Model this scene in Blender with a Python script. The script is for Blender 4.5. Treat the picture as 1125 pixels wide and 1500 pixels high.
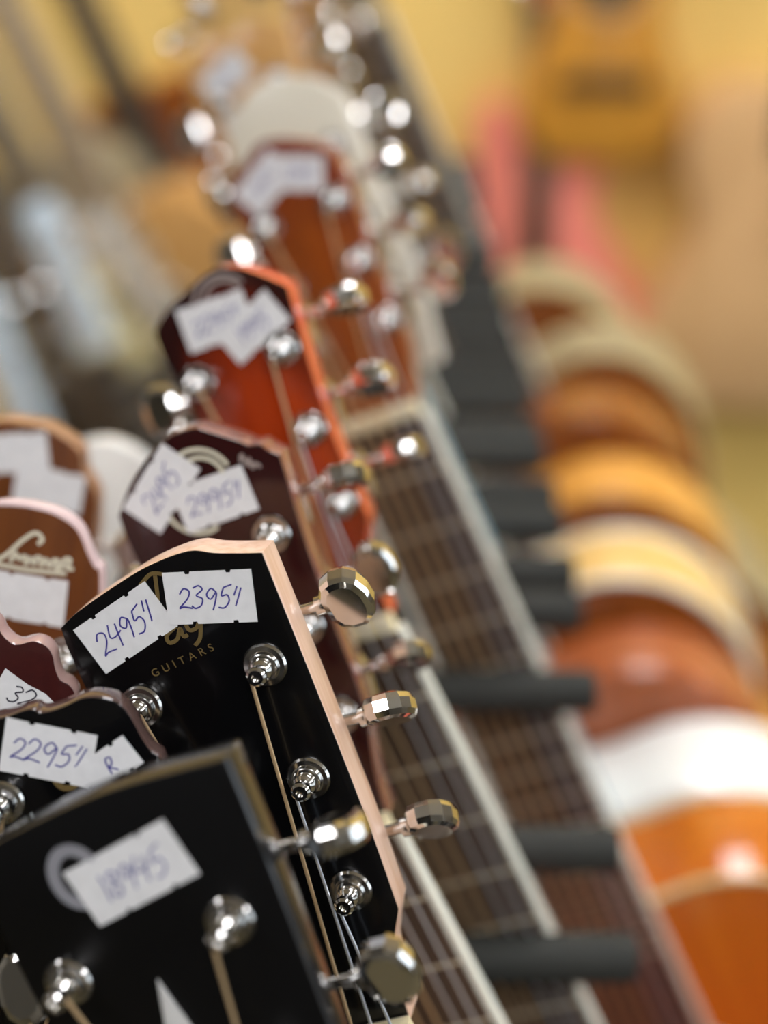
import bpy, bmesh, math, random
from math import sin, cos, tan, radians, pi, sqrt, atan2
from mathutils import Vector, Matrix

for o in list(bpy.data.objects): bpy.data.objects.remove(o)
SC = bpy.context.scene
COL = SC.collection

# ------------------------------------------------------------------ camera
PITCH = radians(28); ZC = 1.75; FPX = 2313.0
cam_d = bpy.data.cameras.new('camera'); cam = bpy.data.objects.new('camera', cam_d); COL.objects.link(cam)
cam_d.sensor_fit = 'VERTICAL'; cam_d.sensor_height = 36.0; cam_d.lens = FPX / 1500 * 36.0
cam.location = (0, 0, ZC); cam.rotation_euler = (pi/2 - PITCH, 0, 0)
cam_d.clip_start = 0.02
cam_d.dof.use_dof = True; cam_d.dof.focus_distance = 0.497; cam_d.dof.aperture_fstop = 55.5 / 20.0
SC.camera = cam
vs = SC.view_settings
vs.view_transform = 'Standard'; vs.look = 'None'; vs.gamma = 1.0; vs.use_curve_mapping = False
vs.exposure = 0.0

# ------------------------------------------------------------------ world
w = bpy.data.worlds.new('world'); SC.world = w; w.use_nodes = True
bg = w.node_tree.nodes['Background']; bg.inputs[0].default_value = (0.80, 0.90, 1.0, 1); bg.inputs[1].default_value = 2.6

# ------------------------------------------------------------------ materials
def lin(h):
    h = h.lstrip('#'); r = [int(h[i:i+2], 16)/255 for i in (0, 2, 4)]
    return tuple((c/12.92 if c <= .04045 else ((c+.055)/1.055)**2.4) for c in r) + (1,)
MATS = {}
def mat(name, color, rough=.5, metal=0, coat=0, noise=None, emit=0, spec=.5, burst=None, grain=None, coat_rough=.05):
    """noise=(scale, second colour); grain=(second colour, scale) along local y; burst=(centre x, y, rx, ry, dark colour)"""
    if name in MATS: return MATS[name]
    m = bpy.data.materials.new(name); m.use_nodes = True; nt = m.node_tree; b = nt.nodes['Principled BSDF']
    b.inputs['Base Color'].default_value = lin(color); b.inputs['Roughness'].default_value = rough
    b.inputs['Metallic'].default_value = metal; b.inputs['Coat Weight'].default_value = coat
    b.inputs['Coat Roughness'].default_value = coat_rough
    b.inputs['Specular IOR Level'].default_value = spec
    N = nt.nodes.new; L = nt.links.new
    out = None
    if noise or grain or burst:
        tc = N('ShaderNodeTexCoord')
    if grain or noise:
        mp = N('ShaderNodeMapping'); L(tc.outputs['Object'], mp.inputs['Vector'])
        nz = N('ShaderNodeTexNoise'); nz.inputs['Detail'].default_value = 4
        if grain: mp.inputs['Scale'].default_value = (grain[1], grain[1]*.06, grain[1]); nz.inputs['Scale'].default_value = 1; c2 = grain[0]
        else: nz.inputs['Scale'].default_value = noise[0]; c2 = noise[1]
        L(mp.outputs[0], nz.inputs['Vector'])
        rp = N('ShaderNodeValToRGB'); rp.color_ramp.elements[0].position = .35; rp.color_ramp.elements[1].position = .68
        rp.color_ramp.elements[0].color = lin(color); rp.color_ramp.elements[1].color = lin(c2)
        L(nz.outputs['Fac'], rp.inputs[0]); out = rp.outputs[0]
    if burst:
        mp2 = N('ShaderNodeMapping'); L(tc.outputs['Object'], mp2.inputs['Vector'])
        mp2.inputs['Location'].default_value = (-burst[0]/burst[2], -burst[1]/burst[3], 0)
        mp2.inputs['Scale'].default_value = (1/burst[2], 1/burst[3], 0)
        ln = N('ShaderNodeVectorMath'); ln.operation = 'LENGTH'; L(mp2.outputs[0], ln.inputs[0])
        r2 = N('ShaderNodeValToRGB'); r2.color_ramp.elements[0].position = .45; r2.color_ramp.elements[1].position = 1.0
        r2.color_ramp.elements[0].color = (0, 0, 0, 1); r2.color_ramp.elements[1].color = (1, 1, 1, 1)
        L(ln.outputs['Value'], r2.inputs[0])
        mx = N('ShaderNodeMix'); mx.data_type = 'RGBA'
        L(r2.outputs[0], mx.inputs[0]); mx.inputs[7].default_value = lin(burst[4])
        if out: L(out, mx.inputs[6])
        else: mx.inputs[6].default_value = lin(color)
        out = mx.outputs[2]
    if out: L(out, b.inputs['Base Color'])
    if emit:
        b.inputs['Emission Color'].default_value = lin(color); b.inputs['Emission Strength'].default_value = emit
    MATS[name] = m; return m
CHROME = mat('chrome', '#E4E2DE', .09, 1)
DCHROME = mat('nickel_washer', '#C4C2BE', .16, 1)
BRASS = mat('gold_plate', '#E6D089', .15, 1)
BLACKG = mat('black_gloss', '#050506', .25, 0, .25, spec=.3)
INK = mat('pen_ink', '#3C3886', .6)
INK2 = mat('black_ink', '#33333C', .6)
PAPER = mat('tag_paper', '#D3D3D2', .75, noise=(160, '#DCDCDB'))
BONE = mat('bone', '#E9DEBB', .35, noise=(60, '#E0D2A8'))
STEEL = mat('steel_string', '#DFE3E8', .35, .8)
BRONZE = mat('bronze_string', '#DDBD90', .4, .75)
ROSE = mat('rosewood', '#3A2C22', .5, grain=('#54402F', 240))
EBONY = mat('ebony', '#191716', .45, grain=('#26211d', 240))
MAHOG = mat('mahogany', '#6B3A22', .35, 0, .4, grain=('#7d4a2c', 160))
FRETM = mat('fret_wire', '#CFC4AB', .5, .6)
FOAM = mat('black_foam', '#272822', .8, noise=(400, '#21221d'))
GOLDINK = mat('gold_print', '#75623A', .4, .3)
CREAMINK = mat('cream_print', '#CFCBB4', .45)
WHITEINK = mat('white_print', '#C4C3BF', .5)
GREYINK = mat('grey_print', '#85858A', .5)
SILVINK = mat('silver_print', '#A59A94', .4, .3)
DARK = mat('dark_hole', '#0b0807', .9)
RACKM = mat('rack_steel', '#1b1c1e', .45, .4)

# ------------------------------------------------------------------ mesh helpers (input in mm, mesh in metres)
def obj(name, me, m=None, parent=None, mtx=None, label=None):
    o = bpy.data.objects.new(name, me); COL.objects.link(o)
    if m is not None and hasattr(me, 'materials') and len(me.materials) == 0: me.materials.append(m)
    if parent is not None: o.parent = parent
    if mtx is not None: o.matrix_local = mtx
    if label: o['label'] = label
    return o
def mesh(bm, smooth=False, angle=None):
    bmesh.ops.recalc_face_normals(bm, faces=bm.faces)
    me = bpy.data.meshes.new('m'); bm.to_mesh(me); bm.free()
    if smooth:
        for p in me.polygons: p.use_smooth = True
        if angle is not None: me.set_sharp_from_angle(angle=radians(angle))
    return me
def prism(pts, z0, z1, bevel=0, seg=2, smooth=True):
    bm = bmesh.new(); k = .001
    a = [bm.verts.new((x*k, y*k, z1*k)) for x, y in pts]; b = [bm.verts.new((x*k, y*k, z0*k)) for x, y in pts]
    n = len(pts); top = bm.faces.new(a); bot = bm.faces.new(b[::-1])
    for i in range(n): bm.faces.new((a[i], b[i], b[(i+1) % n], a[(i+1) % n]))
    bmesh.ops.recalc_face_normals(bm, faces=bm.faces)
    if bevel:
        es = [e for e in bm.edges if (e.verts[0] in a and e.verts[1] in a) or (e.verts[0] in b and e.verts[1] in b)]
        bmesh.ops.bevel(bm, geom=es, offset=bevel*k, segments=seg, profile=.5, affect='EDGES', clamp_overlap=True)
    return mesh(bm, smooth, 32)
def box(x0, x1, y0, y1, z0, z1, bevel=0):
    return prism([(x0, y0), (x1, y0), (x1, y1), (x0, y1)], z0, z1, bevel)
def tube(path, r, seg=8, closed=False, caps=True):
    """tube along 3D path in mm; r number or list"""
    k = .001; P = [Vector(p) for p in path]; n = len(P); bm = bmesh.new(); rings = []
    up = None
    for i, p in enumerate(P):
        if closed: t = (P[(i+1) % n] - P[i-1]).normalized()
        else: t = (P[min(i+1, n-1)] - P[max(i-1, 0)]).normalized()
        if up is None:
            up = t.orthogonal().normalized()
        up = (up - t*up.dot(t)).normalized(); s = t.cross(up)
        ri = r[i] if isinstance(r, (list, tuple)) else r
        rings.append([bm.verts.new((p + (up*cos(2*pi*j/seg) + s*sin(2*pi*j/seg))*ri)*k) for j in range(seg)])
    m = n if closed else n-1
    for i in range(m):
        A, B = rings[i], rings[(i+1) % n]
        if closed and i == n-1:   # pick best offset
            off = min(range(seg), key=lambda q: (A[0].co - B[q].co).length)
            B = B[off:] + B[:off]
        for j in range(seg): bm.faces.new((A[j], A[(j+1) % seg], B[(j+1) % seg], B[j]))
    if caps and not closed: bm.faces.new(rings[0][::-1]); bm.faces.new(rings[-1])
    return mesh(bm, True, 40)
def lathe(prof, seg=24, axis='z'):
    k = .001; bm = bmesh.new(); rings = []
    for r, z in prof:
        rings.append([bm.verts.new(((r*cos(2*pi*j/seg))*k, (r*sin(2*pi*j/seg))*k, z*k)) for j in range(seg)])
    for A, B in zip(rings, rings[1:]):
        for j in range(seg): bm.faces.new((A[j], A[(j+1) % seg], B[(j+1) % seg], B[j]))
    bm.faces.new(rings[0][::-1]); bm.faces.new(rings[-1])
    bmesh.ops.remove_doubles(bm, verts=bm.verts, dist=1e-7)
    return mesh(bm, True, 35)
def join(*mes):
    bm = bmesh.new()
    for me in mes: bm.from_mesh(me)
    me = bpy.data.meshes.new('m'); bm.to_mesh(me); bm.free()
    for p in me.polygons: p.use_smooth = True
    me.set_sharp_from_angle(angle=radians(33)); return me
def cr(pts, sub=6, closed=False, corners=()):
    """Catmull-Rom through 2D/3D points, corners stay sharp"""
    P = [Vector(p) for p in pts]; n = len(P); out = []
    m = n if closed else n-1
    for i in range(m):
        p1, p2 = P[i], P[(i+1) % n]
        p0 = P[i-1] if (closed or i > 0) else p1*2-p2
        p3 = P[(i+2) % n] if (closed or i+2 < n) else p2*2-p1
        if i in corners: p0 = p1*2-p2
        if (i+1) % n in corners: p3 = p2*2-p1
        for s in range(sub):
            t = s/sub
            out.append(.5*((2*p1)+(p2-p0)*t+(2*p0-5*p1+4*p2-p3)*t*t+(3*p1-p0-3*p2+p3)*t**3))
    if not closed: out.append(P[-1])
    return [tuple(v) for v in out]
def ribbon(strokes, width, z, th=.12):
    """flat pen strokes: strokes of 2D points in mm"""
    bm = bmesh.new(); k = .001
    for s in strokes:
        s = [Vector(p) for p in s]; L = []; R_ = []
        for i, p in enumerate(s):
            t = (s[min(i+1, len(s)-1)] - s[max(i-1, 0)])
            t = t.normalized() if t.length > 1e-9 else Vector((1, 0))
            nn = Vector((-t.y, t.x))*width/2
            L.append((bm.verts.new(((p.x+nn.x)*k, (p.y+nn.y)*k, z*k)), bm.verts.new(((p.x+nn.x)*k, (p.y+nn.y)*k, (z+th)*k))))
            R_.append((bm.verts.new(((p.x-nn.x)*k, (p.y-nn.y)*k, z*k)), bm.verts.new(((p.x-nn.x)*k, (p.y-nn.y)*k, (z+th)*k))))
        for i in range(len(s)-1):
            bm.faces.new((L[i][1], L[i+1][1], R_[i+1][1], R_[i][1]))
            bm.faces.new((L[i][0], L[i+1][0], L[i+1][1], L[i][1])); bm.faces.new((R_[i][1], R_[i+1][1], R_[i+1][0], R_[i][0]))
    return mesh(bm)
def font_mesh(text, size, spacing=1.0, extrude=.00005):
    cu = bpy.data.curves.new('t', 'FONT'); cu.body = text; cu.size = size*.001; cu.space_character = spacing; cu.extrude = extrude
    o = bpy.data.objects.new('t', cu); COL.objects.link(o)
    dg = bpy.context.evaluated_depsgraph_get(); me = bpy.data.meshes.new_from_object(o.evaluated_get(dg))
    bpy.data.objects.remove(o); return me

DIG = {
 '0': [[(.3, 1), (.05, .75), (.05, .25), (.3, 0), (.55, .3), (.55, .75), (.3, 1)]],
 '1': [[(.25, 1), (.3, .5), (.28, 0)]],
 '2': [[(.02, .72), (.2, .98), (.48, .85), (.42, .5), (.05, .05), (.25, .1), (.68, .02)]],
 '3': [[(.05, .9), (.3, 1), (.48, .82), (.22, .56), (.5, .4), (.45, .1), (.2, -.02), (.02, .1)]],
 '4': [[(.2, .95), (.05, .5), (.25, .4), (.6, .5)], [(.5, .85), (.42, .4), (.36, -.05)]],
 '5': [[(.22, .92), (.14, .55), (.4, .58), (.5, .3), (.3, 0), (.02, .02)], [(.22, .92), (.6, 1.05)]],
 '7': [[(.02, .92), (.3, .98), (.58, .95), (.35, .45), (.25, 0)]],
 '8': [[(.45, .9), (.2, 1), (.12, .75), (.45, .4), (.35, .02), (.1, .1), (.15, .42), (.48, .78), (.42, .95)]],
 '9': [[(.5, .8), (.25, .98), (.05, .7), (.25, .48), (.5, .8), (.48, .4), (.38, -.05)]],
 '/': [[(.22, 1.02), (.08, .6)], [(.4, .95), (.25, .35), (.18, .1)]],
 '-': [[(.0, .5), (.5, .45)]],
 'R': [[(.1, 0), (.15, .9), (.5, .9), (.4, .5), (.15, .45), (.6, 0)]],
}
def handwriting(text, h, slant=.15, wob=0):
    rnd = random.Random(hash(text) % 97 if False else sum(map(ord, text))); x = 0; st = []
    for ch in text:
        if ch == ' ': x += .5; continue
        dy = rnd.uniform(-.06, .06); sc = rnd.uniform(.92, 1.1)
        for s in DIG[ch]:
            s2 = [((x+px*sc+py*slant)*h, (py*sc+dy)*h) for px, py in s]
            st.append(cr(s2, 5))
        x += .62*sc if ch != '1' else .45
    w = max(p[0] for s in st for p in s)
    return [[(p[0]-w/2, p[1]-h/2) for p in s] for s in st]
def tag_outline(w, h, notch=True, torn=False):
    x, y = w/2, h/2; r = .9
    def nt(cx, cy, s): return [(cx-s*r, cy), (cx-s*r*.8, cy-(.9 if cy > 0 else -.9)*r), (cx+s*r*.8, cy-(.9 if cy > 0 else -.9)*r), (cx+s*r, cy)]
    P = [(-x, y)]
    P += nt(-w*.22, y, 1) + nt(w*.24, y, 1) if notch else []
    if torn: P += [(-x*.3, y-1.2), (x*.2, y-1.0), (x*.6, y-2.6)]
    P += [(x, y), (x, -y)]
    P += nt(w*.26, -y, -1) + nt(-w*.2, -y, -1) if notch else []
    P += [(-x, -y)]
    return P

# ------------------------------------------------------------------ shared tuner, fret pieces
WASHER = lathe([(0, 0), (7.2, 0), (7.2, 1.0), (6.6, 1.9), (5.2, 2.1), (4.6, 3.4), (3.9, 3.8), (0, 3.8)], 28)
HOUSING = prism(cr([(-7, -6), (7, -6), (9, 0), (8, 14), (-6, 14), (-8, 4)], 3, True), -25, -15.8, 1.5)
TUNER = join(WASHER, HOUSING); TUNER.materials.append(DCHROME)
POST = lathe([(0, 3.4), (3.5, 3.4), (3.5, 6.0), (2.5, 7.0), (2.4, 9.0), (3.2, 10.0), (3.2, 11.2), (2.4, 12), (1.4, 12), (1.2, 10.5), (0, 10.5)], 20); POST.materials.append(CHROME)
SHAFT = tube([(8, 8, -20), (18.6, 8, -20)], 2.0, 12); c2 = tube([(15.5, 8, -20), (18.5, 8, -20)], 3.4, 14); SHAFT = join(SHAFT, c2); SHAFT.materials.append(CHROME)
# button: plate outline in the x (shaft) / y plane, origin at the shaft
BUT = prism([(0, -4.5), (2.2, -9), (6, -11), (11, -11), (14.5, -8), (16.2, -3), (16.2, 3), (14.5, 8), (11, 11), (6, 11), (2.2, 9), (0, 4.5)], -4.4, 4.4, 2.6, 2, True); BUT.set_sharp_from_angle(angle=radians(18)); BUT.materials.append(CHROME)
BUTG = BUT.copy(); BUTG.materials.clear(); BUTG.materials.append(BRASS)
BUTW = BUT.copy(); BUTW.materials.clear(); BUTW.materials.append(mat('pearl_button', '#D9D9D2', .2, 0, .5))
FRETS = {}
def fret_mesh(w):
    k = round(w)
    if k not in FRETS:
        me = tube([(-k/2, 0, 0), (k/2, 0, 0)], .95, 6); me.materials.append(FRETM); FRETS[k] = me
    return FRETS[k]

def frame(yaw, lean, back=0):
    y, a = radians(yaw), radians(lean)
    n = Vector((-sin(y), -cos(y), 0)); W0 = Vector((cos(y), -sin(y), 0)); up = Vector((0, 0, 1))
    b = radians(back); up2 = up*cos(b)-n*sin(b); n2 = n*cos(b)+up*sin(b)
    N = cos(a)*up2-sin(a)*W0; W = cos(a)*W0+sin(a)*up2
    return W, N, n2
def pose(loc, yaw, lean, back=0):
    W, N, n = frame(yaw, lean, back)
    M = Matrix((W, N, n)).transposed().to_4x4(); M.translation = Vector(loc); return M

TILT = radians(13)
H4 = Matrix.Rotation(-TILT, 4, 'X')
assert (H4 @ Vector((0, 1, 0))).z < 0

ACOUSTIC = [(27, 0), (70, 4), (108, -12), (134, -50), (141, -95), (132, -145), (120, -190), (128, -240), (158, -300), (184, -360), (182, -415), (150, -462), (95, -484), (0, -490)]
SLIM = [(27, 0), (62, 6), (98, 0), (122, -30), (126, -70), (114, -115), (108, -150), (122, -200), (148, -250), (160, -300), (150, -350), (110, -388), (60, -400), (0, -403)]
def body_outline(half, inset=0, k=1.0, lk=1.0):
    R_ = cr([(x*k, y*lk) for x, y in half], 5)
    pts = R_ + [(-x, y) for x, y in R_[::-1][1:]]
    if inset:
        n = len(pts); out = []
        for i in range(n):
            a, b = Vector(pts[i-1]), Vector(pts[(i+1) % n]); t = (b-a).normalized()
            nn = Vector((t.y, -t.x))*-1  # outline runs clockwise -> inside on the right
            out.append((pts[i][0]-nn.x*inset*1, pts[i][1]-nn.y*inset*1))
        return out
    return pts

def guitar(name, label, loc, yaw, lean, head, hcol, fcol, *, back=0, nutw=43, hth=15, hbev=.8, posts=None, tags=(), marks=(),
           bodyshape='acoustic', depth=88, jl=350, bk=1.0, blk=1.0, bcol=None, rimcol=None, bind=None, fbcol=None, fbind=None, neckcol=None,
           buttons=None, btn=None, group=None, nfret=16, dots=True, strings=True, headbind=None, cover=None, pad=None, plain=False):
    g = bpy.data.objects.new(name, None); COL.objects.link(g); g.empty_display_size = .05
    M = pose(loc, yaw, lean, back); g.matrix_world = M
    g['label'] = label; g['category'] = 'guitar'
    if group: g['group'] = group
    fbcol = fbcol or ROSE; neckcol = neckcol or hcol; btn = btn or BUT
    # --- headstock
    hs = obj('headstock', prism(head, -hth, -.6, hbev), hcol, g, H4)
    hf = obj('headstock_face', prism(head, -.7, 0, min(.25, hbev)), fcol, hs)
    if headbind:
        obj('headstock_binding', tube([(x, y, -.9) for x, y in head], 1.3, 6, True), headbind, hs)
    if cover:
        x0, y0, hw, hh, cm, em = cover
        tri = cr([(x0-hw*.75, y0), (x0+hw*.75, y0), (x0+hw, y0+hh*.35), (x0, y0+hh), (x0-hw, y0+hh*.35)], 4, True, corners=(0, 1, 3))
        obj('truss_rod_cover', prism(tri, 0, 1.4, .3), em, hs)
    for nm, me, m in marks:
        obj(nm, me, m, hs)
    # --- tuners and strings
    posts = posts or [(18, 118), (17.5, 80), (17.5, 42), (-18, 118), (-17.5, 80), (-17.5, 42)]
    rnd = random.Random(int(abs(loc[1])*1000))
    jy = -jl
    sx = [nutw/2-4-i*(nutw-8)/5 for i in range(6)]
    right = sorted([p for p in posts if p[0] > 0], key=lambda p: p[1]); left = sorted([p for p in posts if p[0] <= 0], key=lambda p: p[1])
    order = right + left[::-1]
    # nut slot order from the right: nearest right post -> outermost slot
    for i, p in enumerate(order):
        rgt = p[0] > 0
        T = Matrix.Translation((p[0]*.001, p[1]*.001, 0))
        if not rgt: T = T @ Matrix.Diagonal((-1, 1, 1, 1))
        if not rgt: T = Matrix.Translation((p[0]*.001, p[1]*.001, 0)) @ Matrix.Rotation(pi, 4, 'Z') @ Matrix.Translation((0, -.016, 0))
        if not rgt: T = Matrix.Translation((p[0]*.001, p[1]*.001, 0)) @ Matrix.Rotation(pi, 4, 'Z')
        tm = obj('tuning_machine', TUNER, None, g, H4 @ T)
        obj('string_post', POST, None, tm)
        edge = max(x for x, y in head if abs(y-p[1]-8) < 25) if rgt else -min(x for x, y in head if abs(y-p[1]+8) < 25)
        ex = edge-abs(p[0])           # distance from the post to the headstock side
        dx = max(0, ex+4-16) 
        obj('shaft', SHAFT, None, tm, Matrix.Translation((dx*.001, 0, 0)))
        ang = (buttons[i] if buttons and i < len(buttons) else rnd.uniform(0, 180))
        obj('button', btn, None, tm, Matrix.Translation(((18+dx)*.001, .008, -.020)) @ Matrix.Rotation(radians(ang), 4, 'X'))
        if strings:
            s0 = sx[i]
            a = Vector((p[0]-(1 if rgt else -1)*2.6, p[1], 9.5)); hm = H4
            a3 = (hm @ (a*.001))*1000
            bx = s0*1.35
            path = [tuple(a3), (s0, 2, 8.6), (s0, -2, 8.6), (bx, jy-290, 12)]
            thick = .72 if i > 2 else .5
            if i == 2: thick = .62
            obj('string', tube(path, thick, 6), BRONZE if i >= 2 else STEEL, g)
    # --- nut, neck, fretboard
    obj('nut', box(-nutw/2, nutw/2, -3, 3, 0, 8, .6), BONE, g)
    fl = jl + (110 if bodyshape else 0); ew = nutw/2 + fl*.021
    def prof_neck():
        bm = bmesh.new(); k = .001; rows = []
        for y, hw, dp in [(-1.5, nutw/2, 12), (-20, nutw/2, 17), (-jl+60, nutw/2+(jl-60)*.021-.3, 18.5), (-jl+15, nutw/2+jl*.021-.3, 30), (-jl-4, nutw/2+jl*.021-.3, 55 if depth > 60 else 38)]:
            rows.append([bm.verts.new((hw*cos(a)*k, y*k, (-dp*sin(a)+2)*k)) for a in [pi*j/10 for j in range(11)]])
        for A, B in zip(rows, rows[1:]):
            for j in range(10): bm.faces.new((A[j], A[j+1], B[j+1], B[j]))
            bm.faces.new((A[0], B[0], B[10], A[10]))
        bm.faces.new(rows[0]); bm.faces.new(rows[-1][::-1])
        return mesh(bm, True, 50)
    obj('neck', prof_neck(), neckcol, g)
    fb = obj('fretboard', prism([(-nutw/2, -2.8), (nutw/2, -2.8), (ew, -fl), (-ew, -fl)], 1.6, 6.2, .4), fbcol, g)
    scl = 1.0
    for i in range(1, nfret+1):
        y = -jl/0.555*(1-2**(-i/12))
        if -y > fl-4: break
        obj('fret', fret_mesh(nutw-1+2*(-y)*.021), None, fb, Matrix.Translation((0, y*.001, .0062)))
    if fbind:
        for s in (1, -1):
            obj('fretboard_binding', prism([(s*nutw/2, -2.8), (s*(nutw/2+3.2), -2.8), (s*(ew+3.2), -fl), (s*ew, -fl)][::s], 1.2, 6.6, .4), fbind, fb)
    # --- body
    if bodyshape:
        if isinstance(bodyshape, list): base = cr(bodyshape, 5, True); cyb = sum(y for x, y in base)/len(base)
        else: base = body_outline(ACOUSTIC if bodyshape == 'acoustic' else SLIM, 0, bk, blk); cyb = -250*blk
        out = [(x, y+jy) for x, y in base]
        ins = [(x*.985, y+jy-(2.5 if y > cyb else -2.5)) for x, y in base]
        low = min(((M @ Vector((x*.001, y*.001, -depth*.0005))) for x, y in out), key=lambda v: v.z)
        if pad is not None: pad.append(low)
        bd = obj('body', prism(out, -depth, 0, 1.2), rimcol or hcol, g)
        obj('soundboard', prism(ins, -.4, 1.4, .4), bcol or fcol, bd)
        if bind:
            obj('front_binding', tube([(x, y, -.5) for x, y in out], 2.6, 6, True), bind, bd)
            obj('back_binding', tube([(x, y, -depth+.5) for x, y in out], 2.6, 6, True), bind, bd)
        cy = jy-(150 if bodyshape == 'acoustic' else 140)*blk
        if plain: pass
        elif bodyshape == 'acoustic':
            obj('soundhole', lathe([(0, 1.2), (50, 1.2), (50, 1.7), (0, 1.7)], 32), DARK, bd, Matrix.Translation((0, cy*.001, 0)))
            obj('rosette', tube([(57*cos(a), 57*sin(a)+cy, 1.3) for a in [2*pi*j/40 for j in range(40)]], 2.2, 6, True), CREAMINK, bd)
        else:
            for q in (0, 75):
                obj('pickup', box(-42, 42, cy-q-18, cy-q+18, 1, 6, 1), EBONY, bd)
        by = jy-(340 if bodyshape == 'acoustic' else 285)*blk
        if not plain: obj('bridge', box(-75 if bodyshape == 'acoustic' else -48, 75 if bodyshape == 'acoustic' else 48, by-14, by+14, 1, 9, 1.5), EBONY if bodyshape == 'acoustic' else CHROME, bd)
    # --- price tags
    for i, t in enumerate(tags):
        cx, cy, w_, h_, rot, text, hh = t[:7]; torn = len(t) > 7 and t[7]
        T = H4 @ Matrix.Translation((cx*.001, cy*.001, (.0001+.00035*i))) @ Matrix.Rotation(radians(rot), 4, 'Z')
        tg = obj('price_tag', prism(tag_outline(w_, h_, not torn, torn), 0, .25), PAPER, g, T)
        if text:
            ox, oy = t[8:10] if len(t) > 8 else (0, 0)
            obj('handwriting', ribbon([[(px+ox, py+oy) for px, py in st] for st in handwriting(text, hh)], .5, .25), INK2 if torn else INK, tg)
    return g

# ------------------------------------------------------------------ room
def struct(name, me, m, mtx=None, parent=None):
    o = obj(name, me, m, parent, mtx); 
    if parent is None: o['kind'] = 'structure'
    return o
def rbox(name, a, b, m, parent=None):
    return struct(name, box(a[0]*1000, b[0]*1000, a[1]*1000, b[1]*1000, a[2]*1000, b[2]*1000), m, None, parent)
WALLY = mat('yellow_paint', '#EFCB74', .8, noise=(3, '#EAC56C'))
WALLG = mat('grey_paint', '#6E6A62', .85, noise=(3, '#68645c'))
CEIL = mat('white_ceiling', '#CFCBC2', .9, noise=(5, '#c8c4ba'))
FLOORM = mat('shop_carpet', '#5A5138', .95, noise=(40, '#4d4630'))
FRAMEM = mat('window_frame_paint', '#B8B4AA', .5)
XL, XR, YF, YB, HT = -3.2, 3.4, -3.2, 2.66, 3.0
rbox('floor', (XL, YF, -.1), (XR, YB, 0), FLOORM)
rbox('ceiling', (XL, YF, HT), (XR, YB, HT+.1), CEIL)
rbox('wall_back', (XL-.1, YB, 0), (XR+.1, YB+.1, HT), WALLY)
rbox('wall_left', (XL-.1, YF, 0), (XL, YB, HT), WALLG)
# right wall with a shop window opening y -1.6..1.9, z .8..2.6
wr = rbox('wall_right', (XR, YF, 0), (XR+.1, YB, .8), WALLG)
rbox('wall_right_upper', (XR, YF, 2.65), (XR+.1, YB, HT), WALLG)
rbox('wall_right_front', (XR, YF, .8), (XR+.1, -1.7, 2.65), WALLG)
rbox('wall_right_rear', (XR, 1.9, .8), (XR+.1, YB, 2.65), WALLG)
wf = rbox('window_right_offscreen', (XR+.02, -1.7, .8), (XR+.08, 1.9, .86), FRAMEM)
for y in (-1.7, -.5, .7, 1.84): rbox('mullion', (XR+.02, y, .86), (XR+.08, y+.06, 2.65), FRAMEM, wf)
rbox('wall_front', (XL-.1, YF-.1, 0), (XR+.1, YF, HT), WALLG)
# ceiling light panels
LAMP = mat('light_panel', '#FAFAFF', .5, emit=14)
def ceiling_light(x, y, i):
    e = bpy.data.objects.new('ceiling_light_offscreen', None); COL.objects.link(e); e.location = (x, y, HT)
    e['label'] = 'white framed fluorescent ceiling light panel above the guitar racks'; e['category'] = 'ceiling light'; e['group'] = 'ceiling light panels'
    obj('light_housing', box(-320, 320, -620, 620, -45, 0, 4), FRAMEM, e)
    obj('diffuser_offscreen', box(-295, 295, -595, 595, -55, -44, 2), LAMP, e)
for i, (x, y) in enumerate([(-1.9, 1.5), (0.2, 1.6), (2.1, 1.5), (-1.9, -.7), (0.2, -.9), (2.1, -.7)]): ceiling_light(x, y, i)

# ------------------------------------------------------------------ colours of the guitars
MAPLE_P = mat('pink_maple', '#DCBBA6', .4, 0, .2, grain=('#cba386', 300))
GREYEDGE = mat('satin_black_edge', '#161618', .25, 0, .5)
BLACKF = mat('satin_black_face', '#070708', .4, spec=.25)
CHERRY = mat('dark_cherry', '#2A080A', .18, 0, .5)
CHERRY_S = mat('cherry_side', '#5E1A1A', .2, 0, .5)
CHERRY_E = mat('cherry_edge', '#8A5A48', .25, 0, .5, grain=('#6b3a2e', 200))
REDB = mat('red_sunburst', '#9E3408', .2, 0, .5, burst=(0.002, .07, .036, .082, '#260404'), grain=('#8E2A08', 120))
ORANGE_E = mat('orange_red_edge', '#DD5C3A', .25, 0, .5)
AMBER = mat('amber_brown', '#8C4408', .3, 0, .4, burst=(0, .04, .05, .11, '#6a1c0a'), grain=('#7c3806', 140))
AMBER_E = mat('amber_edge', '#8E3B1C', .3, 0, .4)
CREAM = mat('cream_paint', '#D9D2BE', .35, 0, .3)
WHITEP = mat('white_paint', '#E6E6DF', .3, 0, .4)
PALEBLUE = mat('pale_blue_paint', '#8FB0BA', .35, 0, .4)
WINE = mat('wine_red', '#36100F', .3, 0, .4, noise=(300, '#3d1412'))
WINE_E = mat('wine_edge', '#A98C86', .2, 0, .5)
BROWNF = mat('walnut_brown', '#66360C', .35, 0, .3, grain=('#572b07', 140))
PINKBIND = mat('pinkish_binding', '#D6BDBA', .35)
TANEDGE = mat('tan_edge', '#B08764', .35)
IVORY = mat('ivory_binding', '#E9EADB', .3, 0, .3)
OLDIV = mat('aged_binding', '#D3BC85', .3, 0, .3)
NATURAL = mat('natural_spruce', '#D79A45', .3, 0, .4, grain=('#c98835', 80))
TANW = mat('tan_wood', '#C99A5B', .3, 0, .4, grain=('#bd8a4c', 80))
HONEY = mat('honey_wood', '#C7701C', .2, 0, .5, grain=('#b8601a', 60))
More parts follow.
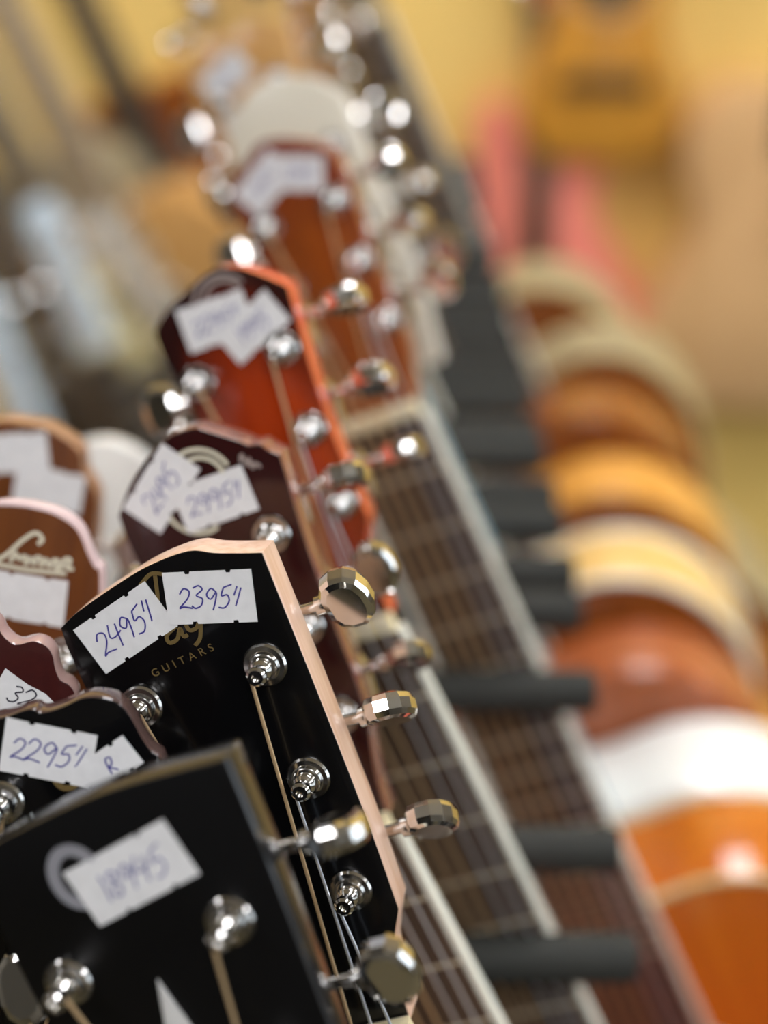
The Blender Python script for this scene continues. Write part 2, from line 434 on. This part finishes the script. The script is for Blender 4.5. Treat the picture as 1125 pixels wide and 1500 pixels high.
HONEYF = mat('honey_wood_shaded', '#A8520C', .35, 0, .3, grain=('#98480a', 60))  # honey wood with shade put into the colour; on no guitar
BROWNW = mat('brown_mahogany', '#8A4A14', .25, 0, .5, grain=('#7a3d10', 60))
SALMON = mat('reddish_wood', '#A85A30', .3, 0, .4, grain=('#98502a', 60))
GREYB = mat('grey_beige', '#93886C', .35, 0, .3, grain=('#887d62', 60))
DKBR = mat('dark_brown', '#3a2414', .35, 0, .3, grain=('#452b18', 60))

PADS = []
RIGHT = 'guitars leaning left in the main rack'
LEFT = 'guitars leaning right on the far side of the main rack'

# ---- the sharp black headstock
head_main = cr([(20.5, 0), (21.6, 12.6), (24, 25.4), (31.1, 39.6), (32.2, 70), (32.5, 110), (32.4, 165.2), (25.1, 167.3), (17.4, 169.8), (9.7, 172.8), (-4.8, 172.1), (-19.4, 168.8), (-33.1, 164.9), (-40.7, 161.6), (-41.2, 150), (-39.5, 110), (-36.5, 70), (-33, 40), (-25, 25), (-22, 12.6), (-20.5, 0)],
               4, True, corners=(0, 3, 6, 13, 17, 20))
day = ribbon([cr([(-11, 150), (-6, 160), (-3.4, 168.6)], 6), cr([(-9.5, 167), (-4, 169.5), (1, 166), (0.5, 158), (-6, 152), (-12, 151)], 6),
              cr([(-3.5, 151), (-7.5, 149), (-7.5, 146.5), (-4.5, 147), (-2.4, 150), (-2.2, 147.2), (-.6, 147.4)], 5),
              cr([(0, 151.8), (0.4, 148.6), (3.2, 148.8), (5.6, 152), (3, 145.5), (.2, 143.2)], 5)], 1.3, 0, .1)
gt = font_mesh('GUITARS', 3.7, 1.75); gt.transform(Matrix.Translation((-.0172, .1372, .0001)) @ Matrix.Rotation(radians(7), 4, 'Z'))
guitar('guitar', 'black headstock with gold GUITARS lettering and price tags 2495 and 2395', (-.0103, .3828, 1.3496), 6, 22.4, head_main, MAPLE_P, BLACKG,
       posts=[(20, 130.9), (19.4, 91), (18.5, 50.2), (-24.8, 129.2), (-23.5, 90), (-21.5, 50)], buttons=[50, 62, 28, 85, 80, 30],
       tags=[(-19.7, 155.4, 30.5, 17.6, 15.5, '2495/', 7.6), (11.2, 156.9, 29, 17.2, -14.6, '2395/', 7.2)],
       marks=[('logo_script', day, GOLDINK), ('logo_lettering', gt, GOLDINK)],
       bodyshape='slim', depth=46, jl=350, bcol=BLACKG, rimcol=BLACKG, fbcol=EBONY, fbind=IVORY, neckcol=MAPLE_P, group=RIGHT, pad=PADS)

# ---- dark cherry headstock behind it
head_f4 = cr([(20, 0), (21, 14), (24, 30), (27, 42), (27.6, 75), (28.5, 105), (31.5, 141), (28, 144), (25.9, 146.8), (22, 147.8), (18.7, 150.7), (9.3, 157.4), (4.9, 159.9), (-5.3, 159.6), (-16.3, 154.5), (-26.5, 146.9), (-34.2, 138.4), (-34.5, 124), (-31, 80), (-28, 42), (-24, 30), (-21, 14), (-20, 0)], 4, True, corners=(0, 6, 16, 22))
def arc(cx, cy, r, a0, a1, n=22, k=1.0): return [(cx+r*cos(radians(a0+(a1-a0)*i/n)), cy+r*k*sin(radians(a0+(a1-a0)*i/n))) for i in range(n+1)]
e1 = ribbon([arc(0, 140.2, 12.6, 15, 330), arc(1, 141, 8.6, -5, 300), arc(-4, 135, 12.2, 170, 290)], 1.5, 0, .1)
e2 = ribbon([cr([(17, 143), (18.5, 145.5), (19, 141), (20.5, 143.5), (20.5, 139.5), (22, 141), (23.5, 139)], 4)], 1.1, 0, .1)
guitar('guitar', 'dark cherry headstock with cream ring emblem and price tag 2493', (-.017, .4654, 1.3681), 6, 22.4, head_f4, CHERRY_E, CHERRY,
       posts=[(18.1, 114.9), (17.5, 79), (17.5, 43), (-22, 112), (-20, 77), (-18.5, 42)], buttons=[60, 15, 72, 15, 30, 60],
       tags=[(-14.6, 143, 29.5, 16.5, 37, '2495', 7.2), (3, 133.3, 28.5, 17.2, 1, '2995/', 7)],
       marks=[('ring_emblem', e1, CREAMINK), ('small_script', e2, SILVINK)], headbind=None,
       bodyshape='slim', depth=46, jl=350, bcol=CHERRY, rimcol=CHERRY, fbcol=ROSE, fbind=IVORY, neckcol=CHERRY, group=RIGHT, pad=PADS)

# ---- red sunburst headstock
head_f5 = cr([(19.6, 0), (20, 28), (20.5, 31), (25.6, 41.1), (24.2, 73), (25.2, 102.3), (28.1, 137.6), (23.3, 142.3), (17.5, 147.1), (11.7, 151.1), (2.2, 153.3), (-11.1, 148.9), (-22.2, 144.2), (-29.4, 138), (-29.6, 128), (-26.5, 100), (-25, 73), (-26, 41), (-20.5, 31), (-20, 28), (-19.6, 0)], 4, True, corners=(0, 3, 6, 13, 17, 20))
e5 = ribbon([arc(1.5, 139, 12, 30, 200), arc(2.5, 140, 8.5, 30, 200)], 1.4, 0, .1)
guitar('guitar', 'red sunburst headstock with orange edge and two blank looking overlapping tags', (-.0155, .5430, 1.4070), 6, 22.4, head_f5, ORANGE_E, REDB,
       posts=[(17.5, 116), (16.3, 82.7), (17.6, 51.4), (-20, 114.2), (-19.5, 82), (-19, 51)], buttons=[75, 60, 70, 10, 30, 60],
       tags=[(-3.8, 134.4, 28.5, 17.6, -1, '2295/', 6.5), (9.3, 127.4, 27.5, 15.5, 21, '1995', 6.5)],
       marks=[('ring_emblem', e5, SILVINK)],
       bodyshape='slim', depth=46, jl=355, bcol=REDB, rimcol=ORANGE_E, fbcol=ROSE, fbind=IVORY, neckcol=AMBER_E, group=RIGHT, pad=PADS)

# ---- amber guitar whose honey body shows
head_f6 = cr([(19, 0), (21, 12), (24.4, 26), (24.4, 43), (23.4, 74), (24, 105), (23.4, 116), (21.5, 122.6), (13.2, 130.3), (-5.3, 137.7), (-16, 133), (-30.4, 120.9), (-29, 100), (-26, 70), (-26, 43), (-25, 26), (-22, 12), (-19, 0)], 4, True, corners=(0, 17))
guitar('guitar', 'amber brown headstock on a honey orange guitar with cream body binding', (-.0021, .683, 1.4386), 6, 22.4, head_f6, AMBER_E, AMBER,
       posts=[(15.5, 100.8), (16.3, 71.4), (18.7, 41.4), (-19.7, 100.1), (-19.5, 70), (-19, 41)], buttons=[40, 70, 60, 10, 40, 80], nutw=41,
       tags=[(-13, 119.5, 27, 17, 30, '1795/', 6.5), (4, 118.5, 24, 16, -20, '1595', 6.5)],
       bodyshape='acoustic', depth=72, jl=322, blk=1.0, bcol=HONEY, rimcol=HONEY, bind=OLDIV, fbcol=ROSE, fbind=IVORY, neckcol=AMBER_E, group=RIGHT, pad=PADS)

# ---- white guitar
head_f7 = cr([(19, 0), (22, 6), (38, 6), (42.4, 57.3), (40, 95.2), (37.5, 150.9), (26.6, 162.3), (13.7, 169), (-3.6, 170.4), (-16, 163.3), (-27, 150), (-29, 120), (-28, 60), (-26, 22), (-21, 12), (-19, 0)], 4, True, corners=(0, 2, 5, 13, 15))
guitar('guitar', 'cream white headstock on a white bodied guitar, partly behind the amber headstock', (-.0035, .768, 1.4119), 6, 22.4, head_f7, WHITEP, CREAM,
       posts=[(24, 128), (25, 88), (27, 50), (-18, 126), (-18, 88), (-18, 50)], bodyshape='acoustic', depth=74, jl=303, bcol=WHITEP, rimcol=WHITEP, bind=None, bk=1.08,
       fbcol=ROSE, fbind=PALEBLUE, neckcol=PALEBLUE, group=RIGHT, pad=PADS)

head_std = cr([(20, 0), (21, 14), (27, 36), (28, 75), (30, 110), (33, 142), (20, 150), (8, 152), (0, 148), (-8, 152), (-20, 150), (-33, 142), (-30, 110), (-28, 75), (-27, 36), (-21, 14), (-20, 0)], 4, True, corners=(0, 5, 11, 16))
head_rnd = cr([(20, 0), (21, 14), (27, 30), (27, 75), (28, 110), (32, 140), (22, 156), (0, 165), (-22, 156), (-32, 140), (-28, 110), (-27, 75), (-27, 30), (-21, 14), (-20, 0)], 4, True, corners=(0, 14))
# ---- the rest of the row
guitar('guitar', 'pale maple headstock with lilac white tags at the top of the row', (-.034, .856, 1.4379), 6, 22.4, head_std, TANW, TANW,
       tags=[(-10, 130, 29, 18, 20, '2195', 6), (-8, 104, 28, 17, -6, '1895', 6)], bodyshape='acoustic', depth=58, jl=304, bk=1.06, bcol=SALMON, rimcol=SALMON, bind=None, fbcol=ROSE, fbind=IVORY, group=RIGHT, pad=PADS)
row = [  # F, x, z, rim, top, bind, label
 (.935, -.05, 1.475, mat('golden_cream_wood', '#E0BA74', .3, 0, .4, grain=('#d8b068', 60)), BROWNW, IVORY, 'tan rimmed acoustic guitar with broad ivory binding, in the rack row'),
 (1.03, -.045, 1.490, NATURAL, BROWNW, None, 'golden natural acoustic guitar standing in the rack row'),
 (1.13, -.05, 1.505, BROWNW, BROWNW, None, 'brown mahogany acoustic guitar with glossy rounded shoulder in the rack row'),
 (1.24, -.020, 1.515, GREYB, BROWNW, OLDIV, 'grey beige rimmed guitar with brown top, next to the brown mahogany one'),
 (1.36, -.06, 1.530, GREYB, BROWNW, OLDIV, 'grey beige rimmed guitar at the back end of the row, under the pink guitar'),
]
for i, (F, x, z, rim, top, bd, lab) in enumerate(row):
    guitar('guitar', lab, (x, F, z), 6, 22.4, head_rnd if i % 2 else head_std, MAHOG, rim, bodyshape='acoustic', depth=68, jl=322, bk=1.1 if i < 3 else 1.0, bcol=top, rimcol=rim, bind=bd,
           fbcol=ROSE, fbind=IVORY if i in (0, 3) else None, group=RIGHT, pad=PADS, nfret=14)

# ---- nearest black headstock
head_f1 = cr([(21, 0), (24, 18), (33, 32), (34.5, 75), (35.8, 112), (36, 150), (-1, 150), (-34, 144.8), (-47, 141.5), (-46.6, 108.7), (-44, 75), (-40, 32), (-26, 18), (-21, 0)], 4, True, corners=(0, 5, 8, 13))
ring = ribbon([arc(-18.3, 128.8, 6.6, 0, 360, 36, 1.25)], 3.6, 0, .1)
guitar('guitar', 'plain black headstock with slanted grey edges, grey ring emblem and one price tag', (-.023, .3001, 1.3489), 6, 22.4, head_f1, GREYEDGE, BLACKF,
       posts=[(19.4, 105.7), (19, 62), (18.5, 22), (-33.6, 99.5), (-31, 60), (-27, 24)], buttons=[68, 15, 78, 20, 40, 60], hbev=2.2,
       tags=[(-2.5, 125.9, 35, 18.2, 12.5, '18945', 8)], marks=[('ring_emblem', ring, GREYINK)], cover=(-7.6, 58, 5.2, 36, WHITEINK, WHITEINK),
       bodyshape='slim', depth=44, jl=350, bcol=BLACKF, rimcol=BLACKF, fbcol=EBONY, group=RIGHT, pad=PADS)

# ---- far side row
def solve(px, loc, F, yaw, lean, tilt=13):
    # nut position so that headstock point loc (mm) is seen in direction px, at distance F down the shop
    W, N, n = frame(yaw, lean); t = radians(tilt); Nh = N*cos(t)-n*sin(t)
    v = (W*loc[0]+Nh*loc[1])*.001
    r = Vector(((px[0]-562.5)/FPX, 0, 0)) + Vector((0, sin(PITCH), cos(PITCH)))*((750-px[1])/FPX) + Vector((0, cos(PITCH), -sin(PITCH)))
    return tuple(Vector((0, 0, ZC)) + r*((F+v.y)/r.y) - v)
L1LOC = solve((60, 1046), (0, 166), .350, 4, -8)
head_l1 = cr([(20, 0), (22, 14), (30, 34), (31, 80), (33, 120), (38, 150), (37.1, 157.1), (33.8, 159.4), (30.5, 163.2), (27.5, 167.9), (24, 172), (20.5, 173.8), (15.3, 173.9), (10.7, 172.5), (5.6, 168.9), (0, 166.2), (-2.3, 167), (-6, 165.8), (-10.8, 163), (-20, 159.5), (-27, 157), (-33, 154), (-37.1, 151), (-37, 146), (-33, 120), (-31, 80), (-30, 34), (-22, 14), (-20, 0)], 3, True, corners=(0, 28))
g1 = ribbon([arc(9.5, 147, 3.6, 180, 330)], 1.8, 0, .1)
guitar('guitar', 'gloss black headstock with wavy top, pinkish edge and price tag 2295', L1LOC, 4, -8, head_l1, mat('glossy_dark_edge', '#4c3a35', .12, 0, .6), BLACKG, hth=9,
       posts=[(24, 126), (22, 86), (20, 46), (-9, 135.7), (-22, 86), (-20, 46)], buttons=[80, 40, 20, 50, 60, 70],
       tags=[(3.3, 154, 27.5, 17.4, -2.5, '2295/', 7.4), (22, 153.5, 18, 10.5, 44, 'R', 5)], marks=[('gold_emblem', g1, GOLDINK)],
       bodyshape='slim', depth=26, jl=350, bcol=BLACKG, rimcol=BLACKG, fbcol=EBONY, group=LEFT, pad=PADS)
head_l2 = [(20, 0), (22, 14), (30, 34), (31, 80), (33, 120), (35, 150), (32.9, 157.1), (29.4, 158.8), (27.4, 162.1), (25.9, 167), (23.5, 169.7), (19.4, 170.6), (13.8, 168.5), (9.3, 171.3), (7, 175), (0, 178)]
head_l2 = cr(head_l2 + [(-x, y) for x, y in head_l2[::-1][1:]], 3, True, corners=(0, 30))
guitar('guitar', 'wine red crown shaped headstock with pale scalloped edge and torn tag', solve((-40, 920), (0, 172), .388, 4, -8), 4, -8, head_l2, WINE_E, WINE, hth=9,
       tags=[(19.8, 147.2, 25, 18, -22, '32', 6.5, True, -3.5, 3)], bodyshape='slim', depth=44, jl=350, bcol=WINE, rimcol=WINE, fbcol=ROSE, group=LEFT, pad=PADS,
       posts=[(20, 118), (19, 80), (18, 42), (-20, 118), (-19, 80), (-18, 42)])
half3 = [(20, 0), (22, 14), (28, 34), (29, 80), (30, 120), (28.5, 147.7), (26, 151.1), (23.1, 155.7), (20.1, 161.5), (16.6, 165.2), (9.8, 168.1), (2, 169)]
head_l3 = cr(half3 + [(-x, y) for x, y in half3[::-1]], 3, True, corners=(0, 23))
scr = ribbon([cr([(5, 156), (6.5, 158), (4, 160), (0, 157), (-6, 150), (-11, 147), (-14, 150), (-10, 153)], 6),
              cr([(-4, 148), (-2.5, 151.5), (-1, 149.5), (1, 151), (1.5, 148), (3, 150.5), (4.5, 148.5), (5, 151), (6.5, 151), (7, 148.3), (8.3, 151), (9.8, 148.5), (11, 151), (12.8, 151), (12, 148.5), (13.8, 148.5), (15, 152), (17, 152), (16, 149), (18.5, 149)], 4),
              [(-12, 146.5), (2, 146), (16, 146.8)]], 1.5, 0, .1)
guitar('guitar', 'walnut brown headstock with pinkish binding, cream script and a blank white tag', (-.1498, .45, 1.3305), 4, -8, head_l3, PINKBIND, BROWNF, hth=10,
       tags=[(3, 135.5, 28, 17.5, 0, '', 6)], marks=[('logo_script', scr, CREAMINK)], headbind=PINKBIND, bodyshape='slim', depth=44, jl=350, bcol=BROWNF, rimcol=BROWNF, group=LEFT, pad=PADS,
       posts=[(19, 116), (18.5, 79), (18, 42), (-19, 116), (-18.5, 79), (-18, 42)], buttons=[40, 30, 20, 0, 0, 0])
half4 = [(20, 0), (22, 14), (28, 34), (30, 80), (33, 125), (32.6, 137.2), (31.5, 147.3), (25, 156.3), (22.8, 164.6), (9.6, 171.5), (2, 172)]
head_l4 = cr(half4 + [(-x, y) for x, y in half4[::-1]], 3, True, corners=(0, 21))
guitar('guitar', 'walnut brown headstock with tan edge and two overlapping blank white tags', (-.1705, .54, 1.3174), 4, -8, head_l4, TANEDGE, BROWNF,
       tags=[(-2, 159.5, 26, 16.5, 12, '', 6), (12.5, 147, 28, 16.5, -4, '', 6)], bodyshape='slim', depth=44, jl=350, bcol=BROWNF, rimcol=BROWNF, group=LEFT, pad=PADS,
       posts=[(20, 112), (19, 76), (18, 42), (-20, 112), (-19, 76), (-18, 42)])
guitar('guitar', 'white painted headstock between the brown and the cherry headstocks', (-.1516, .62, 1.2787), 4, -8, head_rnd, WHITEP, WHITEP, bodyshape='slim', depth=44, jl=350, bcol=WHITEP, rimcol=WHITEP, group=LEFT, pad=PADS)

# ------------------------------------------------------------------ second rack and wall guitars
PADS2 = []
LEFT2 = 'guitars in the second rack along the left'
PYEL = mat('pale_yellow_maple', '#DDD29A', .35, 0, .3, grain=('#d3c78c', 120))
GREYW = mat('grey_white', '#BDB8AC', .35, 0, .3)
ICE = mat('ice_blue', '#C9DCE6', .3, 0, .4)
SMOKE = mat('smoke_black', '#2c2f31', .35, 0, .3)
head_nar = cr([(20, 0), (20, 14), (19, 40), (18, 90), (18, 150), (12, 165), (-4, 168), (-16, 158), (-17, 90), (-18, 40), (-20, 14), (-20, 0)], 4, True, corners=(0, 11))
NPOST = [(8, 130), (8, 85), (8, 40), (-8, 130), (-8, 85), (-8, 40)]
def far(px, F, lean, hc, fc, label, head=None, **k):
    guitar('guitar', label, solve(px, (0, 0), F, 4, lean), 4, lean, head or head_nar, hc, fc, posts=None if head else NPOST, group=LEFT2, pad=PADS2, jl=322, nfret=12, **k)
far((140, 515), 1.57, 22, ICE, ICE, 'narrow ice blue headstock in the second rack beside a pale yellow one', bodyshape='slim', depth=44, bcol=SMOKE, rimcol=SMOKE, fbcol=EBONY)
far((200, 535), 1.64, 38, PYEL, PYEL, 'pale yellow maple headstock in the second rack', bodyshape='slim', depth=44, bcol=SMOKE, rimcol=SMOKE, fbcol=EBONY)
far((250, 490), 1.74, 38, GREYW, GREYW, 'grey white headstock in the second rack before the natural acoustic', bodyshape='slim', depth=44, bcol=GREYB, rimcol=GREYB)
far((48, 640), 1.53, 22, ICE, ICE, 'ice blue headstock just above the brown headstocks', bodyshape='slim', depth=44, bcol=SMOKE, rimcol=SMOKE, fbcol=EBONY)
far((-20, -50), 1.92, 22, GREYB, GREYB, 'grey beige acoustic guitar in the second rack below the natural one', head_std, bodyshape='acoustic', depth=90, bcol=TANW, rimcol=TANW, fbcol=mat('beige_fretboard', '#A8957A', .45), fbind=OLDIV)
far((15, -215), 2.12, 22, MAHOG, NATURAL, 'natural orange acoustic guitar with rounded shoulder in the second rack', head_std, bodyshape='acoustic', depth=120, bk=1.1, bcol=BROWNW, rimcol=NATURAL, fbcol=EBONY)
far((-150, -110), 2.02, 22, GREYB, GREYB, 'drab beige acoustic guitar in the second rack beside the smoky black one', head_std, bodyshape='acoustic', depth=70, bcol=GREYB, rimcol=GREYB, fbcol=mat('drab_fretboard', '#8D8168', .45), fbind=GREYW)
far((-60, 240), 1.82, 22, SMOKE, SMOKE, 'black guitar in the second rack with smoky body', head_std, bodyshape='slim', depth=60, bcol=SMOKE, rimcol=SMOKE)

PINK = mat('coral_pink', '#F28A76', .35, 0, .4)
WALLO = mat('orange_spruce', '#CF9234', .35, 0, .3, grain=('#c4862a', 40))
PEACH = mat('peach_tan_wood', '#DDB27E', .35, 0, .4, grain=('#d3a56d', 30))
def wall_guitar(jpx, label, hc, bodyshape, depth, bcol, rimcol, jl=340, **k):
    yf = YB-depth*.001-.012
    W, N, n = frame(0, 0); base = Vector(solve(jpx, (0, 0), yf, 0, 0)); base.z += jl*.001
    guitar('guitar', label, tuple(base), 0, 0, head_std, hc, bcol, bodyshape=bodyshape, depth=depth, bcol=bcol, rimcol=rimcol, jl=jl, nfret=12, group='guitars hung on the yellow wall', **k)
    return base
horned = [(28, 70), (60, 84), (98, 128), (120, 126), (122, 92), (98, 30), (104, -30), (150, -105), (196, -190), (206, -260), (170, -330), (80, -365), (-60, -365), (-150, -330), (-186, -260), (-170, -170), (-112, -90), (-96, -20), (-102, 60), (-104, 130), (-84, 168), (-58, 168), (-34, 110), (-28, 60)]
B = [wall_guitar((787, 300), 'coral pink electric guitar with two horns hung on the yellow wall', MAHOG, horned, 44, PINK, PINK, neckcol=MAHOG)]
B.append(wall_guitar((902, -160), 'small orange acoustic guitar with dark bridge hung on the yellow wall', MAHOG, 'acoustic', 70, WALLO, WALLO, bk=.70, blk=.86))
B.append(wall_guitar((1176, 130), 'large peach tan acoustic guitar hung low on the yellow wall', MAHOG, 'acoustic', 95, PEACH, PEACH, bk=1.26, blk=1.15, plain=True))

for b_, wh in zip(B, ('pink electric', 'small orange acoustic', 'peach tan acoustic')):
    e = bpy.data.objects.new('wall_hanger', None); COL.objects.link(e); e.location = (b_.x, YB, b_.z+.012)
    e['label'] = 'black wall hanger holding the '+wh+' guitar by its neck'; e['category'] = 'hanger'; e['group'] = 'wall hangers'
    dy = (YB-b_.y)*1000
    obj('wall_plate', box(-30, 30, -10, 0, -40, 40, 2), RACKM, e)
    for sd in (-1, 1):
        obj('arm', tube([(sd*12, -6, 0), (sd*34, -40, 0), (sd*34, -dy-14, 0), (sd*34, -dy-20, 10)], 5, 10), FOAM, e)

# ------------------------------------------------------------------ the racks
def rack(label, x0, zp, y0, y1, Fs, pads, zs, xa, xb, skew=0.0):
    r = bpy.data.objects.new('guitar_rack', None); COL.objects.link(r); r.location = (x0, y0, 0)
    r['label'] = label; r['category'] = 'guitar rack'
    I = Matrix.Translation((-x0, -y0, 0))
    def ob(nm, me, m, mt=Matrix.Identity(4)): return obj(nm, me, m, r, I @ mt)
    xr = lambda y: x0+(y-y0)*skew
    zf = zp if callable(zp) else (lambda F: zp)
    ob('neck_rail', tube([(xr(y)*1000, y*1000, zf(y)*1000) for y in [y0+(y1-y0)*i/24 for i in range(25)]], 12, 16), RACKM)
    pr = lathe([(0, 0), (9.5, 0), (11, 1.5), (11, 157), (9.5, 160), (0, 160)], 24); pr.materials.append(FOAM)
    for F in Fs:
        ob('foam_prong', pr, None, Matrix.Translation((xr(F)+.008, F, zf(F))) @ Matrix.Rotation(pi/2, 4, 'Y'))
    for y in (y0+.01, y1-.01):
        ob('post', tube([(xr(y)*1000, y*1000, 20), (xr(y)*1000, y*1000, zf(y)*1000)], 14, 14), RACKM)
        ob('foot', box(xa*1000, xb*1000, y*1000-25, y*1000+25, 0, 30, 6), RACKM)
        for x in (xa+.02, xb-.02): ob('leg', box(x*1000-15, x*1000+15, y*1000-15, y*1000+15, 28, zs*1000-20, 3), RACKM)
    ob('shelf', box(xa*1000, xb*1000, y0*1000, y1*1000, zs*1000-22, zs*1000, 4), mat('rack_shelf', '#2a2622', .6, noise=(20, '#322d28')))
    for p in pads:
        ob('foot_pad', box(p.x*1000-45, p.x*1000+45, p.y*1000-20, p.y*1000+20, zs*1000, p.z*1000+2, 3), FOAM)
zs = min(p.z for p in PADS)-.03
def zrail(F):
    K = [(.1, 1.20), (.522, 1.250), (.66, 1.296), (.75, 1.315), (1.0, 1.323), (1.6, 1.352)]
    for (a, za), (b, zb) in zip(K, K[1:]):
        if F <= b: return za+(zb-za)*(F-a)/(b-a)
    return K[-1][1]
rack('black steel guitar rack with foam covered neck prongs between the guitars', -.048, zrail, .18, 1.50,
     [.352, .43, .522, .574, .661, .718, .747, .800, .832, .886, .914, .964, 1.008, 1.058, 1.108, 1.158, 1.218, 1.268, 1.338, 1.39, 1.44], PADS, zs, -.45, .62, -.028)
zs2 = min(p.z for p in PADS2)-.03
rack('black steel guitar rack along the left with pale headstocks', -1.15, .95, 1.68, 2.5, [1.75, 1.85, 2.0, 2.1, 2.3], PADS2, zs2, -1.3, .1)
